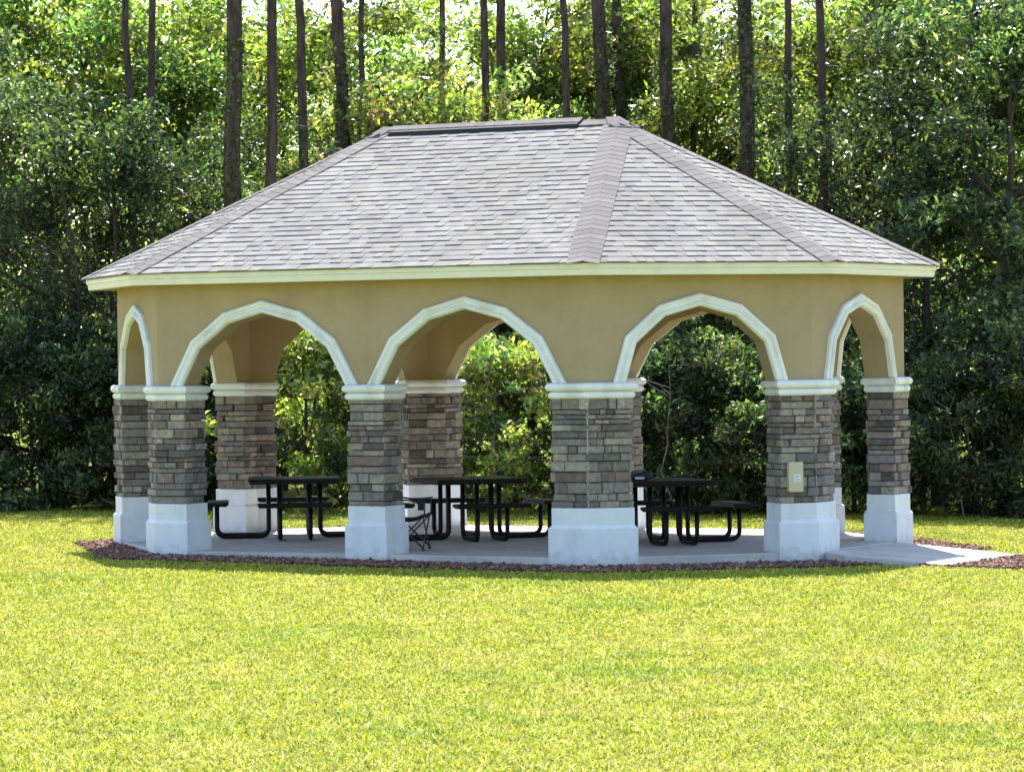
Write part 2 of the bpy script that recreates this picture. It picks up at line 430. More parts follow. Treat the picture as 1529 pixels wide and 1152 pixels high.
# --- fascia, soffit
mb = MB()
prof = [(OV - .06, ZE - .004), (OV + .006, ZE - .002), (OV + .006, ZE - .058), (OV - .012, ZE - .066), (OV - .022, ZF + .004), (OV - .03, ZF), (OV - .08, ZF)]
mb.loft([[(p.x, p.y, z) for p in offs(V, o)] for o, z in prof], False)
fas = mb.build('fascia', M['cream'], pav)
mb = MB(); mb.loft([[(p.x, p.y, z) for p in offs(V, OV - .07)] for z in (ZF + .006, ZF + .03)], True)
mb.build('soffit', M['stucco'], pav)

# --- roof
roof = empty('roof', parent=pav)
EV = offs(V, OV + .03); ZR = ZE + .004
EV3 = [Vector((p.x, p.y, ZR)) for p in EV]; AL = Vector((-LR, 0, ZA)); AR = Vector((LR, 0, ZA))
def clip(poly, cp):
    out = poly
    for i in range(len(cp)):
        a, b = cp[i], cp[(i + 1) % len(cp)]; res = []
        side = lambda p: (b[0] - a[0]) * (p[1] - a[1]) - (b[1] - a[1]) * (p[0] - a[0])
        for k in range(len(out)):
            p, q = out[k], out[(k + 1) % len(out)]; sp, sq = side(p), side(q)
            if sp >= -1e-9: res.append(p)
            if (sp > 1e-9 and sq < -1e-9) or (sp < -1e-9 and sq > 1e-9):
                t = sp / (sp - sq); res.append((p[0] + (q[0] - p[0]) * t, p[1] + (q[1] - p[1]) * t))
        out = res
        if len(out) < 3: return []
    return out
SH = [(.230, .227, .230), (.240, .238, .236), (.22, .215, .219), (.246, .245, .238), (.231, .226, .231), (.236, .238, .228), (.224, .220, .223), (.248, .238, .22), (.208, .203, .206)]
faces = [(0, 1, [AR, AL]), (1, 2, [AR]), (2, 3, [AR]), (3, 4, [AR]), (4, 5, [AL, AR]), (5, 6, [AL]), (6, 7, [AL]), (7, 0, [AL])]
deck = MB(); EXPO = .138
for fi, (i, j, ap) in enumerate(faces):
    a, b = EV3[i], EV3[j]; u = (b - a).normalized(); nrm = (b - a).cross(ap[0] - a).normalized(); vv = nrm.cross(u)
    poly = [a, b] + ap; cp = [((p - a).dot(u), (p - a).dot(vv)) for p in poly]
    deck.add([p - nrm * .004 for p in poly], [tuple(range(len(poly)))], (.2, .19, .19))
    vmax = max(q[1] for q in cp); mb = MB(); k = 0; r = random.Random(300 + fi); W_ = cp[1][0]
    while k * EXPO < vmax:
        v0 = k * EXPO - (.012 if k == 0 else 0); s = -r.uniform(0, .3); hot = False
        cj = r.uniform(-.003, .003)
        while s < W_:
            wd = r.choice((.10, .12, .14, .16)) * r.uniform(.92, 1.08)
            th = .016 if r.random() < .6 else .010
            vj = v0 + cj + r.uniform(-.002, .002); v1 = (k + 1) * EXPO + .006
            pl = clip([(s, vj), (s + wd, vj), (s + wd, v1), (s, v1)], cp if k else [(cp[0][0], -.05), (cp[1][0], -.05)] + cp[1:] + cp[:1])
            if len(pl) >= 3:
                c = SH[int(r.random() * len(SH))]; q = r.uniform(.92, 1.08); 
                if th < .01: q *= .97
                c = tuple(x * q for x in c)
                hgt = lambda v: th + (.003 - th) * (v - vj) / (v1 - vj) * .8
                top = [a + u * p[0] + vv * p[1] + nrm * hgt(p[1]) for p in pl]
                bot = [a + u * p[0] + vv * p[1] - nrm * .003 for p in pl]
                n_ = len(pl)
                mb.add(top, [tuple(range(n_))], c)
                mb.add(top + bot, [(q_, q_ + n_, (q_ + 1) % n_ + n_, (q_ + 1) % n_) for q_ in range(n_)], tuple(x * .5 for x in c))  # dark asphalt edges, with the tab shadow lines also put into the colour
            s += wd
        k += 1
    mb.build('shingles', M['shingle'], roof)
deck.build('roof_deck', M['shingle'], roof)
CAPC = [(.185, .172, .174), (.192, .178, .18), (.178, .166, .168), (.197, .184, .186)]
def hipcap(p0, p1, sideA, sideB, half, lift, r, mb, step=.135):
    """folded cap shingles from p0 (low) to p1; sideA/B unit vectors down each slope away from the line"""
    h = (p1 - p0); ln = h.length; h.normalize(); up = -(sideA + sideB).normalized()
    if up.z < 0: up = -up
    s = 0
    while s < ln:
        e = min(s + step * 1.12, ln); l0 = lift + .0065; l1 = lift + .003
        hw = half * r.uniform(.985, 1.015); c = CAPC[int(r.random() * 4)]; q = r.uniform(.9, 1.1); c = tuple(x * q for x in c)
        pts = []
        for (ss, l) in ((s, l0), (e, l1)):
            for dd in (0, -.008):
                ctr = p0 + h * ss + up * (l + dd); 
                pts += [ctr + sideA * hw - up * .002, ctr + sideA * .035 - up * .0, ctr + up * .004, ctr + sideB * .035, ctr + sideB * hw - up * .002]
        # order: low top(0-4), low bottom(5-9), high top(10-14), high bottom(15-19)
        fs = []
        for q_ in range(4):
            fs.append((q_, q_ + 1, q_ + 11, q_ + 10)); fs.append((q_ + 5, q_ + 15, q_ + 16, q_ + 6)); fs.append((q_, q_ + 5, q_ + 6, q_ + 1))
        fs += [(0, 10, 15, 5), (4, 9, 19, 14)]
        mb.add(pts, fs, c); s += step
for i in range(8):
    ap = AR if i in (1, 2, 3, 4) else AL
    p0 = EV3[i]; h = (ap - p0).normalized()
    prevp = EV3[i - 1]; nxt = EV3[(i + 1) % 8]
    nA = (p0 - prevp).cross(ap - prevp).normalized(); nB = (nxt - p0).cross(ap - p0).normalized()
    sA = nA.cross(h); sA = sA if sA.dot(prevp - p0) > 0 else -sA
    sB = nB.cross(h); sB = sB if sB.dot(nxt - p0) > 0 else -sB
    mb = MB(); hipcap(p0 - h * .01, ap - h * .03, sA, sB, .19, .018, random.Random(i), mb); mb.build('hip_cap', M['shingle'], roof)
nF = (EV3[1] - EV3[0]).cross(AR - EV3[0]).normalized(); sF = Vector((0, -nF.z, nF.y)); sF = sF if sF.y < 0 else -sF
if sF.z > 0: sF.z = -sF.z
sBk = Vector((0, -sF.y, sF.z))
mb = MB(); X0, X1 = -1.52, 1.18
hipcap(Vector((-LR + .02, 0, ZA)), Vector((X0, 0, ZA)), sBk, sF, .15, .026, random.Random(5), mb)
hipcap(Vector((X0, 0, ZA)), Vector((X1, 0, ZA)), sBk, sF, .115, .064, random.Random(6), mb)
hipcap(Vector((X1, 0, ZA)), Vector((LR - .02, 0, ZA)), sBk, sF, .15, .028, random.Random(7), mb)
for (A_, sg, hips) in ((AR, 1, (1, 2, 3, 4)), (AL, -1, (5, 6, 7, 0))):
    fan = [A_ + Vector((-sg * .17, -.145, -.145 * abs(sF.z / sF.y) + .044)), A_ + Vector((-sg * .17, .145, -.145 * abs(sF.z / sF.y) + .044))]
    ctr = A_ + Vector((0, 0, .066)); lines = []
    for i in hips:
        h = (EV3[i] - A_).normalized(); lines.append((i, h))
    pts = [A_ + Vector((-sg * .18, 0, .062))]
    seq = lines if sg > 0 else lines
    for i, h in seq: pts.append(A_ + h * .27 + Vector((0, 0, .040)))
    # fan faces between neighbouring lines, with a point on each slope between them
    n5 = len(pts); allp = [ctr]; 
    for q_ in range(n5):
        allp.append(pts[q_]); nx = pts[(q_ + 1) % n5]
        if q_ == 0 or q_ == n5 - 1:
            sy = (pts[1] if q_ == 0 else pts[-1]).y; allp.append(A_ + Vector((-sg * .06, math.copysign(.17, sy), -.17 * abs(sF.z / sF.y) + .034)))
        else: allp.append((pts[q_] + nx) / 2 - Vector((0, 0, .004)))
    m_ = len(allp) - 1; low = [p - Vector((0, 0, .022)) for p in allp[1:]]
    fs = [(0, 1 + q_, 1 + (q_ + 1) % m_) for q_ in range(m_)] + [(1 + q_, 1 + m_ + q_, 1 + m_ + (q_ + 1) % m_, 1 + (q_ + 1) % m_) for q_ in range(m_)]
    mb.add(allp + low, fs, CAPC[1])
mb.build('ridge_cap', M['shingle'], roof)
mb = MB()
rings = []
for x in (X0 + .01, X1 - .01):
    c0 = Vector((x, 0, ZA)); up = Vector((0, 0, 1))
    rings.append([c0 + sF * .18 + up * .004, c0 + sF * .165 + up * .057, c0 + up * .059, c0 + sBk * .165 + up * .057, c0 + sBk * .18 + up * .004, c0 + up * .01])
mb.loft(rings, True); mb.build('ridge_vent', M['vent'], roof)

# ------------------------------------------------------------------ ground, slab, path, bed
mb = MB(); xs = (-600, -15, 15, 600)
mb.add([(x, y, gz(x)) for y in (-600, 600) for x in xs], [(0, 1, 5, 4), (1, 2, 6, 5), (2, 3, 7, 6)])
tag(mb.build('lawn', M['ground']), kind='structure')
# woodland floor
pts = []
for k in range(61):
    px = -900 + k * 55; x, y = at(px, 55.9 + rnd.uniform(-.35, .35) - (px - 0) * .0022); pts.append((x, y))
far = [at(2600, 190), at(-1100, 190)]
mb = MB(); pp = pts + far; mb.add([(x, y, gz(x) + .008) for x, y in pp], [tuple(range(len(pp)))])
tag(mb.build('woodland_floor', M['litter']), kind='structure')
# slab
def prism(mb, P, z0, z1, m=0, col=None):
    mb.loft([[(p[0], p[1], z) for p in P] for z in (z0, z1)], True, col, m)
mb = MB(); PS = offs(V, .05)
mb.loft([[(p.x, p.y, z) for p in offs(V, o)] for o, z in ((.05, -.15), (.05, ZS - .012), (.04, ZS))])
tag(mb.build('concrete_floor', M['concrete']), kind='structure')
mb = MB(); PT = [Vector(p) for p in ((4.93, -1.3), (5.27, -1.5), (6.56, -1.58), (6.57, .58), (4.93, .92))]
mb.loft([[(p.x, p.y, z if z < 0 else z - .062 * max(0, p.x - 4.9)) for p in offs(PT, o)] for o, z in ((0, -.2), (0, ZS - .018), (-.012, ZS - .006))])
tag(mb.build('concrete_path', M['concrete']), kind='structure')

def inside(P, x, y):
    c = False; n = len(P); j = n - 1
    for i in range(n):
        if (P[i][1] > y) != (P[j][1] > y) and x < (P[j][0] - P[i][0]) * (y - P[i][1]) / (P[j][1] - P[i][1]) + P[i][0]: c = not c
        j = i
    return c
def inside_np(P, X, Y):
    c = np.zeros(len(X), bool); n = len(P); j = n - 1
    for i in range(n):
        xi, yi, xj, yj = P[i][0], P[i][1], P[j][0], P[j][1]
        t = ((yi > Y) != (yj > Y)) & (X < (xj - xi) * (Y - yi) / (yj - yi + 1e-12) + xi); c ^= t; j = i
    return c
# bed around the slab, wavy outer edge
ring = []
BO = offs(V, .92); n_ = len(BO)
for i in range(8):
    a, b = BO[i], BO[(i + 1) % 8]
    for k in range(10):
        p = a + (b - a) * (k / 10); q = rnd.uniform(-.05, .05) + .06 - .4 * min(1, max(0, (-p.x - 2.5) / 2.5))
        ring.append(p + p.normalized() * q)
side = [Vector(p) for p in ((6.2, -1.7), (7.3, -1.72), (8.5, -1.6), (9.5, -1.0), (9.3, .5), (8.0, .85), (6.5, .5))]
mb = MB()
mb.add([(p.x, p.y, gz(p.x) + .012) for p in ring], [tuple(range(len(ring)))])
mb.add([(p.x, p.y, gz(p.x) + .016) for p in side], [tuple(range(len(side)))])
tag(mb.build('gravel_bed', M['soil']), kind='structure')
# lava rocks: one mesh of small lumps
def rocks(n, sampler, name):
    base = np.array([(0, 0, 1), (.9, 0, .3), (.28, .85, .3), (-.73, .53, .3), (-.73, -.53, .3), (.28, -.85, .3), (0, 0, -.5)])
    F0 = np.array([(0, 1, 2), (0, 2, 3), (0, 3, 4), (0, 4, 5), (0, 5, 1), (6, 2, 1), (6, 3, 2), (6, 4, 3), (6, 5, 4), (6, 1, 5)])
    P = sampler(n); n = len(P); sz = rng.uniform(.013, .034, n)
    B = base[None] * rng.uniform(.65, 1.25, (n, 7, 1)); ang = rng.uniform(0, 6.28, n)
    ca, sa = np.cos(ang)[:, None], np.sin(ang)[:, None]
    X = B[..., 0] * ca - B[..., 1] * sa; Y = B[..., 0] * sa + B[..., 1] * ca
    Z = B[..., 2] * rng.uniform(.5, 1, (n, 1))
    VV = np.stack([X, Y, Z], -1) * sz[:, None, None] + P[:, None]
    pal = np.array([(.26, .125, .095), (.20, .105, .08), (.33, .19, .145), (.13, .08, .065), (.40, .28, .22), (.24, .145, .115)])
    C = np.repeat(pal[rng.integers(0, 6, n)] * rng.uniform(.7, 1.3, (n, 1)), 7, 0)
    F = (F0[None] + np.arange(n)[:, None, None] * 7).reshape(-1, 3)
    me = fast_mesh(name, VV.reshape(-1, 3), F, C, M['rock']); o = bpy.data.objects.new(name, me); COL.objects.link(o)
    return tag(o, 'reddish brown lava rock strewn around the pavilion floor', 'gravel', kind='stuff')
ringP = [(p.x, p.y) for p in ring]; sideP = [(p.x, p.y) for p in side]; slabP = [(p.x, p.y) for p in offs(V, .05)]; pathP = [(p.x, p.y) for p in PT]
ringBig = [(p.x + p.normalized().x * .05, p.y + p.normalized().y * .05) for p in ring]
def samp(n):
    X = rng.uniform(-6.5, 10.6, n * 3); Y = rng.uniform(-4.8, 4.8, n * 3)
    k = (inside_np(ringP, X, Y) | inside_np(sideP, X, Y)) & ~inside_np(slabP, X, Y) & ~inside_np(pathP, X, Y)
    X, Y = X[k], Y[k]; Z = .018 - .008 * X + rng.uniform(0, .022, len(X)); return np.stack([X, Y, Z], -1)
rocks(33000, samp, 'lava_rock')

# grass blades
def grass():
    Ps = []; dens = 1500
    D0, D1 = 19.5, 57.5
    n = 960000
    D = np.sqrt(rng.uniform(D0 ** 2, D1 ** 2, n)); xx = rng.uniform(-.172, .172, n) * D
    keep = rng.uniform(0, 1, n) < np.clip(1.15 - (D - 20) / 60, .5, 1); D, xx = D[keep], xx[keep]
    X = CAM[0] + fwd[0] * D + rt[0] * xx; Y = CAM[1] + fwd[1] * D + rt[1] * xx
    k = ~(inside_np(ringP, X, Y) | inside_np(sideP, X, Y) | inside_np(slabP, X, Y) | inside_np(pathP, X, Y))
    X, Y, D = X[k], Y[k], D[k]; n = len(X)
    # soft patches (longer / drier / greener turf)
    def patch(fx, fy, ph): return np.sin(X * fx + ph + 1.7 * np.sin(Y * fy * .7)) * np.sin(Y * fy + ph * 2 + 1.3 * np.sin(X * fx * .6))
    p1 = patch(.9, .8, 1) + .6 * patch(2.3, 2.9, 2) + .5 * patch(5.1, 6.3, 4); p2 = patch(1.7, 1.3, 5) + .6 * patch(4.1, 3.3, .4)
    cl = patch(11, 13, 2) + patch(23, 19, 6)
    h = rng.uniform(.022, .05, n) * (1 + .18 * p1 + .15 * cl); wd = rng.uniform(.0055, .012, n) * (1 + (D - 20) / 50)
    az_ = rng.uniform(0, 6.283, n); lean = rng.uniform(.3, 2.2, n)
    dx, dy = np.cos(az_), np.sin(az_); ox, oy = -dy, dx
    Z = -.008 * np.clip(X, -15, 15)
    def pt(t, side):
        ln_ = lean * t ** 1.6
        return np.stack([X + dx * h * ln_ + ox * wd * side, Y + dy * h * ln_ + oy * wd * side, Z + h * t * np.cos(lean * .45 * t)], -1)
    VV = np.stack([pt(0, -.45), pt(0, .45), pt(.6, .5), pt(1, 0), pt(.6, -.5)], 1).reshape(-1, 3)
    i = np.arange(n)[:, None] * 5
    F4 = np.concatenate([i, i + 1, i + 2, i + 4], 1); F3 = np.concatenate([i + 4, i + 2, i + 3, i + 3], 1)
    pal = np.array([(.30, .33, .060), (.37, .37, .085), (.24, .30, .050), (.43, .40, .13), (.19, .25, .050), (.46, .42, .20), (.36, .37, .06)])
    idx = rng.integers(0, 7, n)
    C = pal[idx]; dry = np.clip(p2 - .35, 0, 1)[:, None] * .5; C = C * (1 - dry) + np.array((.44, .38, .18)) * dry
    grn = np.clip(p1 - .5, 0, 1)[:, None] * .55; C = C * (1 - grn) + np.array((.17, .27, .04)) * grn
    C = C * np.array((1.10, 1.09, .74)) * rng.uniform(.6, 1.3, (n, 1)) * (1 + .15 * cl[:, None]); C = np.repeat(C, 5, 0)
    # tris only (k=3) keeps one array shape
    F = np.concatenate([F4[:, [0, 1, 2]], F4[:, [0, 2, 3]], F3[:, [0, 1, 2]]], 0)
    me = fast_mesh('grass', VV, F, C, M['grassblade']); o = bpy.data.objects.new('grass', me); COL.objects.link(o)
    tag(o, 'short sunlit yellow green lawn grass in front of the pavilion', 'grass', kind='stuff')
grass()

# ------------------------------------------------------------------ picnic tables
def ubar(y, r0, r1, ztop0, ztop1, br=.10):
    """U shaped tube from under the top, down, along the floor, up to the seat; in the x-z plane"""
    rr = .029; z = rr + .003; pts = [(r0, y, ztop0)]
    for k in range(7):
        q = math.pi + (math.pi / 2) * k / 6; pts.append((r0 + br + br * math.cos(q), y, z + br + br * math.sin(q)))
    for k in range(7):
        q = -math.pi / 2 + (math.pi / 2) * k / 6; pts.append((r1 - br + br * math.cos(q), y, z + br + br * math.sin(q)))
    pts.append((r1, y, ztop1)); return pts
def make_table():
    t = empty('picnic_table')
    mb = MB(); mb.cbox(-.585, .585, -.585, .585, .725, .765, .008)
    mb.box(-.57, .57, -.57, .57, .70, .7255); mb.build('tabletop', M['black'], t)
    for q in range(4):
        a = q * math.pi / 2; ca, sa = math.cos(a), math.sin(a)
        rot = lambda p: (p[0] * ca - p[1] * sa, p[0] * sa + p[1] * ca, p[2])
        for y in (-.19, .19):
            m = MB(); m.tube([rot(p) for p in ubar(y, .33, .99, .70, .43)], .029, 8); m.build('leg', M['black'], t, True)
        m = MB(); m.cbox(.84, 1.11, -.47, .47, .435, .475, .008); m.box(.86, 1.09, -.45, .45, .42, .4355)
        m.v = [rot(p) for p in m.v]; m.build('seat', M['black'], t)
    return t
def dup(root):
    r = root.copy(); COL.objects.link(r)
    for ch in list(root.children):
        c = ch.copy(); COL.objects.link(c); c.parent = r
    return r
T0 = make_table()
for k, (x, y, th, lab) in enumerate(((-2.98, -.14, 4, 'black metal picnic table with four bench seats, between the two left columns'),
                                  (-.56, .14, 17, 'black metal picnic table in the middle, beside the folding camp chair'),
                                  (2.19, -.12, 15, 'black metal picnic table under the right arch with a dark blue bag on top'))):
    t = T0 if k == 0 else dup(T0)
    t.location = (x, y, ZS); t.rotation_euler.z = YAW + R(th)
    tag(t, lab, 'picnic table', 'picnic tables under the pavilion roof')

# navy bag on the right table
mb = MB(); rings = []
for k in range(9):
    q = k / 8; s = math.sin(math.pi * min(1, max(0, .08 + .84 * q))) ** .5; x = -.16 + .32 * q
    rings.append([(x, .10 * s * math.cos(a) * (1 + .12 * math.sin(5 * q + a)), .048 + .048 * s * math.sin(a) * (1 + .2 * math.sin(7 * q + 2 * a))) for a in (2 * math.pi * j / 12 for j in range(12))])
mb.loft(rings, True)
bag = mb.build('bag', M['navy'], None, True)
fx = 2.19 - .22 * rt[0] - .15 * fwd[0]; fy = -.12 - .22 * rt[1] - .15 * fwd[1]
bag.location = (fx, fy, ZS + .765); bag.rotation_euler.z = YAW + .1
tag(bag, 'small dark blue bag with a pale patch lying on the right picnic table', 'bag')
mb = MB(); mb.tube([(-.09, -.02, .088), (-.05, -.075, .118), (0, -.09, .125), (.05, -.075, .118), (.09, -.02, .088)], .007, 6)
mb.build('handle', M['navy'], bag, True)
mb = MB(); mb.box(-.06, .05, -.118, -.098, .018, .045); mb.build('patch', M['pale'], bag)

# ------------------------------------------------------------------ folding camp chair (faces local +x)
def camp_chair():
    t = empty('camp_chair', (-.01, -2.36, ZS), YAW + R(-8))
    W2 = .24
    def part(name, mat, fn, sm=True):
        m = MB(); fn(m); return m.build(name, mat, t, sm)
    seat = MB(); rr = []
    for k in range(7):
        x = -.20 + .44 * k / 6; sag = .05 * math.sin(math.pi * k / 6)
        rr.append([(x, y, .40 + .03 * k / 6 - sag - .035 * math.cos(math.pi * y / (2 * W2)) + dz) for y, dz in ((-W2, 0), (-.12, 0), (0, 0), (.12, 0), (W2, 0), (W2, .012), (.12, .012), (0, .012), (-.12, .012), (-W2, .012))])
    seat.loft(rr, True); seat.build('seat', M['fabric'], t)
    bk = MB(); rr = []
    for k in range(7):
        z = .44 + .44 * k / 6; x0 = -.185 + .0 * k / 6
        rr.append([(x0 - .03 * math.cos(math.pi * y / (2 * W2)) + dx, y, z) for y, dx in ((-W2, 0), (-.12, 0), (0, 0), (.12, 0), (W2, 0), (W2, .012), (.12, .012), (0, .012), (-.12, .012), (-W2, .012))])
    bk.loft(rr, True); bk.build('backrest', M['fabric'], t)
    for s in (-1, 1):
        part('back_post', M['steel'], lambda m: m.tube([(-.18, s * W2, .36), (-.19, s * W2, .44), (-.19, s * W2, .92)], .010, 7))
        part('arm_post', M['steel'], lambda m: m.tube([(.24, s * W2, .40), (.24, s * W2, .60)], .009, 7))
        part('side_brace', M['steel'], lambda m: m.tube([(-.15, s * W2, .03), (.24, s * W2, .42)], .009, 7))
        part('side_brace', M['steel'], lambda m: m.tube([(.22, s * W2, .03), (-.19, s * W2, .42)], .011, 7))
        def arm(m):
            m.loft([[(x, s * W2 + y, .605 + .03 * ((x - .24) / .5) ** 2 - .02 * math.sin(math.pi * (x + .24) / .5) + dz) for y, dz in ((-.04, 0), (.04, 0), (.04, .016), (-.04, .016))] for x in (-.23, -.12, 0, .12, .26)], True)
        part('armrest', M['fabric'], arm, False)
    for x in (-.14, .22):
        part('cross_brace', M['steel'], lambda m: m.tube([(x, -W2, .03), (x, W2, .40)], .009, 7))
        part('cross_brace', M['steel'], lambda m: m.tube([(x, W2, .03), (x, -W2, .40)], .009, 7))
    for x, y in ((-.14, -W2), (-.14, W2), (.22, -W2), (.22, W2)):
        part('foot', M['steel'], lambda m: m.tube([(x, y, 0), (x, y, .022)], [.026, .016], 8))
    part('cup_holder', M['fabric'], lambda m: m.tube([(.20, -W2 - .01, .48), (.20, -W2 - .01, .595)], [.036, .042], 10))
    tag(t, 'black folding camp chair beside the middle front column', 'camp chair')
camp_chair()

# ------------------------------------------------------------------ vegetation
def leaf_arrays(Cn, L0, W0, up=.5, pal=None, wts=None):
    pal = pal * .82 + pal.mean(1, keepdims=True) * .18 * np.array((.95, 1.05, 1.0))
    n = len(Cn); nr = rng.normal(size=(n, 3)) + np.array((0, 0, up)); nr /= np.linalg.norm(nr, axis=1)[:, None]
    a = rng.normal(size=(n, 3)) + np.array((0, 0, -.25)); a -= nr * (a * nr).sum(1)[:, None]; a /= np.linalg.norm(a, axis=1)[:, None]
    b = np.cross(nr, a); ln = (L0 * rng.uniform(.4, 1.55, n))[:, None]; wd = (W0 * rng.uniform(.7, 1.25, n))[:, None]
    f = rng.uniform(.05, .35, n)[:, None] * wd
    VV = np.stack([Cn - a * ln / 2, Cn + b * wd / 2 + nr * f - a * ln * .05, Cn + a * ln / 2 - nr * ln * .12, Cn - b * wd / 2 + nr * f - a * ln * .05], 1).reshape(-1, 3)
    F = np.arange(n * 4).reshape(n, 4)
    # folded along the midrib: two triangles
    F = np.concatenate([F[:, [0, 1, 2]], F[:, [0, 2, 3]]], 0)
    C = pal[rng.choice(len(pal), n, p=wts)] * rng.uniform(.55, 1.65, (n, 1))
    return VV, F, np.repeat(C, 4, 0)
PAL = {
 'dark': (np.array([(.050, .085, .038), (.065, .11, .042), (.045, .072, .045), (.11, .15, .05), (.022, .040, .022), (.24, .25, .12)]), [.22, .25, .15, .17, .11, .10]),
 'mid': (np.array([(.08, .13, .038), (.11, .16, .04), (.06, .10, .035), (.17, .21, .05), (.26, .26, .09), (.34, .22, .08)]), [.25, .26, .2, .16, .10, .03]),
 'bright': (np.array([(.17, .22, .045), (.24, .28, .055), (.12, .18, .04), (.32, .33, .08), (.40, .36, .12), (.07, .11, .035)]), [.25, .27, .18, .16, .06, .08]),
 'autumn': (np.array([(.20, .26, .06), (.30, .34, .08), (.46, .38, .13), (.46, .24, .11), (.09, .14, .05), (.46, .42, .24)]), [.28, .32, .09, .03, .18, .10]),
}
def clump_points(cl, per):
    out = []; fac = []
    for (c, r, fl) in cl:
        n = max(8, int(per * r * r)); d = rng.normal(size=(n, 3)); d /= np.linalg.norm(d, axis=1)[:, None]
        rad = r * rng.uniform(.0, 1, n) ** .45; rad *= 1 + .25 * rng.normal(size=n) * .5
        p = d * rad[:, None]; p[:, 2] *= fl; out.append(p + np.array(c))
        q = float(rng.choice([.55, .8, 1.0, 1.25, 1.6])); fac.append(np.tile([[q * rng.uniform(.85, 1.2), q, q * rng.uniform(.8, 1.1)]], (n, 1)))
    return np.concatenate(out), np.concatenate(fac)
def make_tree(seed, H, zc0, cr, pal, per=900, leaf=(.085, .045), trunk_r=.09, nl=14, lean=0, sub=5, fork=False):
    """returns (trunk mesh data builder, crown arrays)"""
    r = random.Random(seed); mb = MB(); cl = []
    n = 9; path = []; x = y = 0
    for k in range(n):
        path.append(Vector((x, y, H * .88 * k / (n - 1)))); x += r.uniform(-.12, .12) * H / 8 + lean; y += r.uniform(-.12, .12) * H / 8
    path[0].z = -.15
    mb.tube(path, [trunk_r * (1.25 if k == 0 else (1 - .85 * k / (n - 1))) for k in range(n)], 8, False)
    for k in range(nl):
        hh = zc0 + (H - zc0) * (k + .5) / nl; q = (k + .5) / nl
        a = k * 2.4 + r.uniform(-.5, .5); env = cr * (math.sin(math.pi * (.18 + .72 * q)) ** .7) * r.uniform(.55, 1.05)
        zb = max(.1, hh - env * r.uniform(.3, .7)); i = min(n - 2, int(zb / (H * .88) * (n - 1))); tt = zb / (H * .88) * (n - 1) - i
        b0 = path[i].lerp(path[i + 1], min(1, max(0, tt)))
        end = Vector((b0.x + math.cos(a) * env, b0.y + math.sin(a) * env, hh + r.uniform(-.2, .3)))
        mid = b0.lerp(end, .5) + Vector((r.uniform(-.15, .15), r.uniform(-.15, .15), r.uniform(-.05, .25) * env))
        rad = trunk_r * .42 * (1 - .5 * q)
        mb.tube([b0, b0.lerp(mid, .5), mid, mid.lerp(end, .5) + Vector((0, 0, .04)), end], [rad, rad * .8, rad * .6, rad * .4, rad * .15], 5, False)
        for j in range(sub):
            t_ = r.uniform(.35, 1.08); c = b0.lerp(end, t_) + Vector([r.gauss(0, .28) * cr * .6 for _ in range(3)])
            c.z = max(.12, c.z); cl.append((tuple(c), cr * r.uniform(.11, .26), r.uniform(.45, .85)))
            if r.random() < .5:
                e2 = Vector(c); m2 = b0.lerp(end, min(1, t_)); mb.tube([m2, m2.lerp(e2, .6) + Vector((0, 0, .03)), e2], [rad * .35, rad * .25, rad * .1], 4, False)
    for j in range(nl // 2):
        cl.append((tuple(path[-1] + Vector((r.gauss(0, .35) * cr, r.gauss(0, .35) * cr, r.uniform(-.2, .12) * H * .3))), cr * r.uniform(.2, .34), .7))
    P, fc = clump_points(cl, per); k_ = P[:, 2] > .02; P, fc = P[k_], fc[k_]
    p_, w_ = PAL[pal]; VV, F, C = leaf_arrays(P, leaf[0], leaf[1], .5, p_, w_); return mb, (VV, F, C * np.repeat(fc, 4, 0))
VAR = {}
def variant(key, **kw):
    mb, (VV, F, C) = make_tree(**kw)
    tmp = mb.build(key + '_trunk', M['oakbark'], None, True); tm = tmp.data; bpy.data.objects.remove(tmp)
    tm.name = key + '_trunk'; VAR.setdefault(key, []).append((tm, fast_mesh(key + '_crown', VV, F, C, M['leaf'])))
for s in range(3): variant('shrub', seed=s + 1, H=2.6, zc0=.15, cr=1.5, pal='dark', per=1700, leaf=(.105, .052), trunk_r=.045, nl=13)
for s in range(2): variant('yellow_shrub', seed=s + 21, H=2.9, zc0=.2, cr=1.4, pal='autumn', per=1250, leaf=(.11, .062), trunk_r=.045, nl=13)  # light autumn palette puts sunlight on these shrubs into the leaf colour
for s in range(3): variant('small_tree', seed=s + 31, H=6.4, zc0=.8, cr=2.0, pal='dark', per=760, leaf=(.115, .058), trunk_r=.11, nl=20)
for s in range(2): variant('mid_tree', seed=s + 41, H=7.5, zc0=1.5, cr=2.2, pal='mid', per=640, leaf=(.125, .065), trunk_r=.10, nl=20)
for s in range(3): variant('bright_tree', seed=s + 51, H=8.2, zc0=2.0, cr=2.3, pal='bright', per=560, leaf=(.13, .075), trunk_r=.09, nl=20)
for s in range(2): variant('autumn_tree', seed=s + 61, H=7.0, zc0=1.8, cr=2.1, pal='autumn', per=620, leaf=(.14, .08), trunk_r=.09, nl=18)
CNT = {}
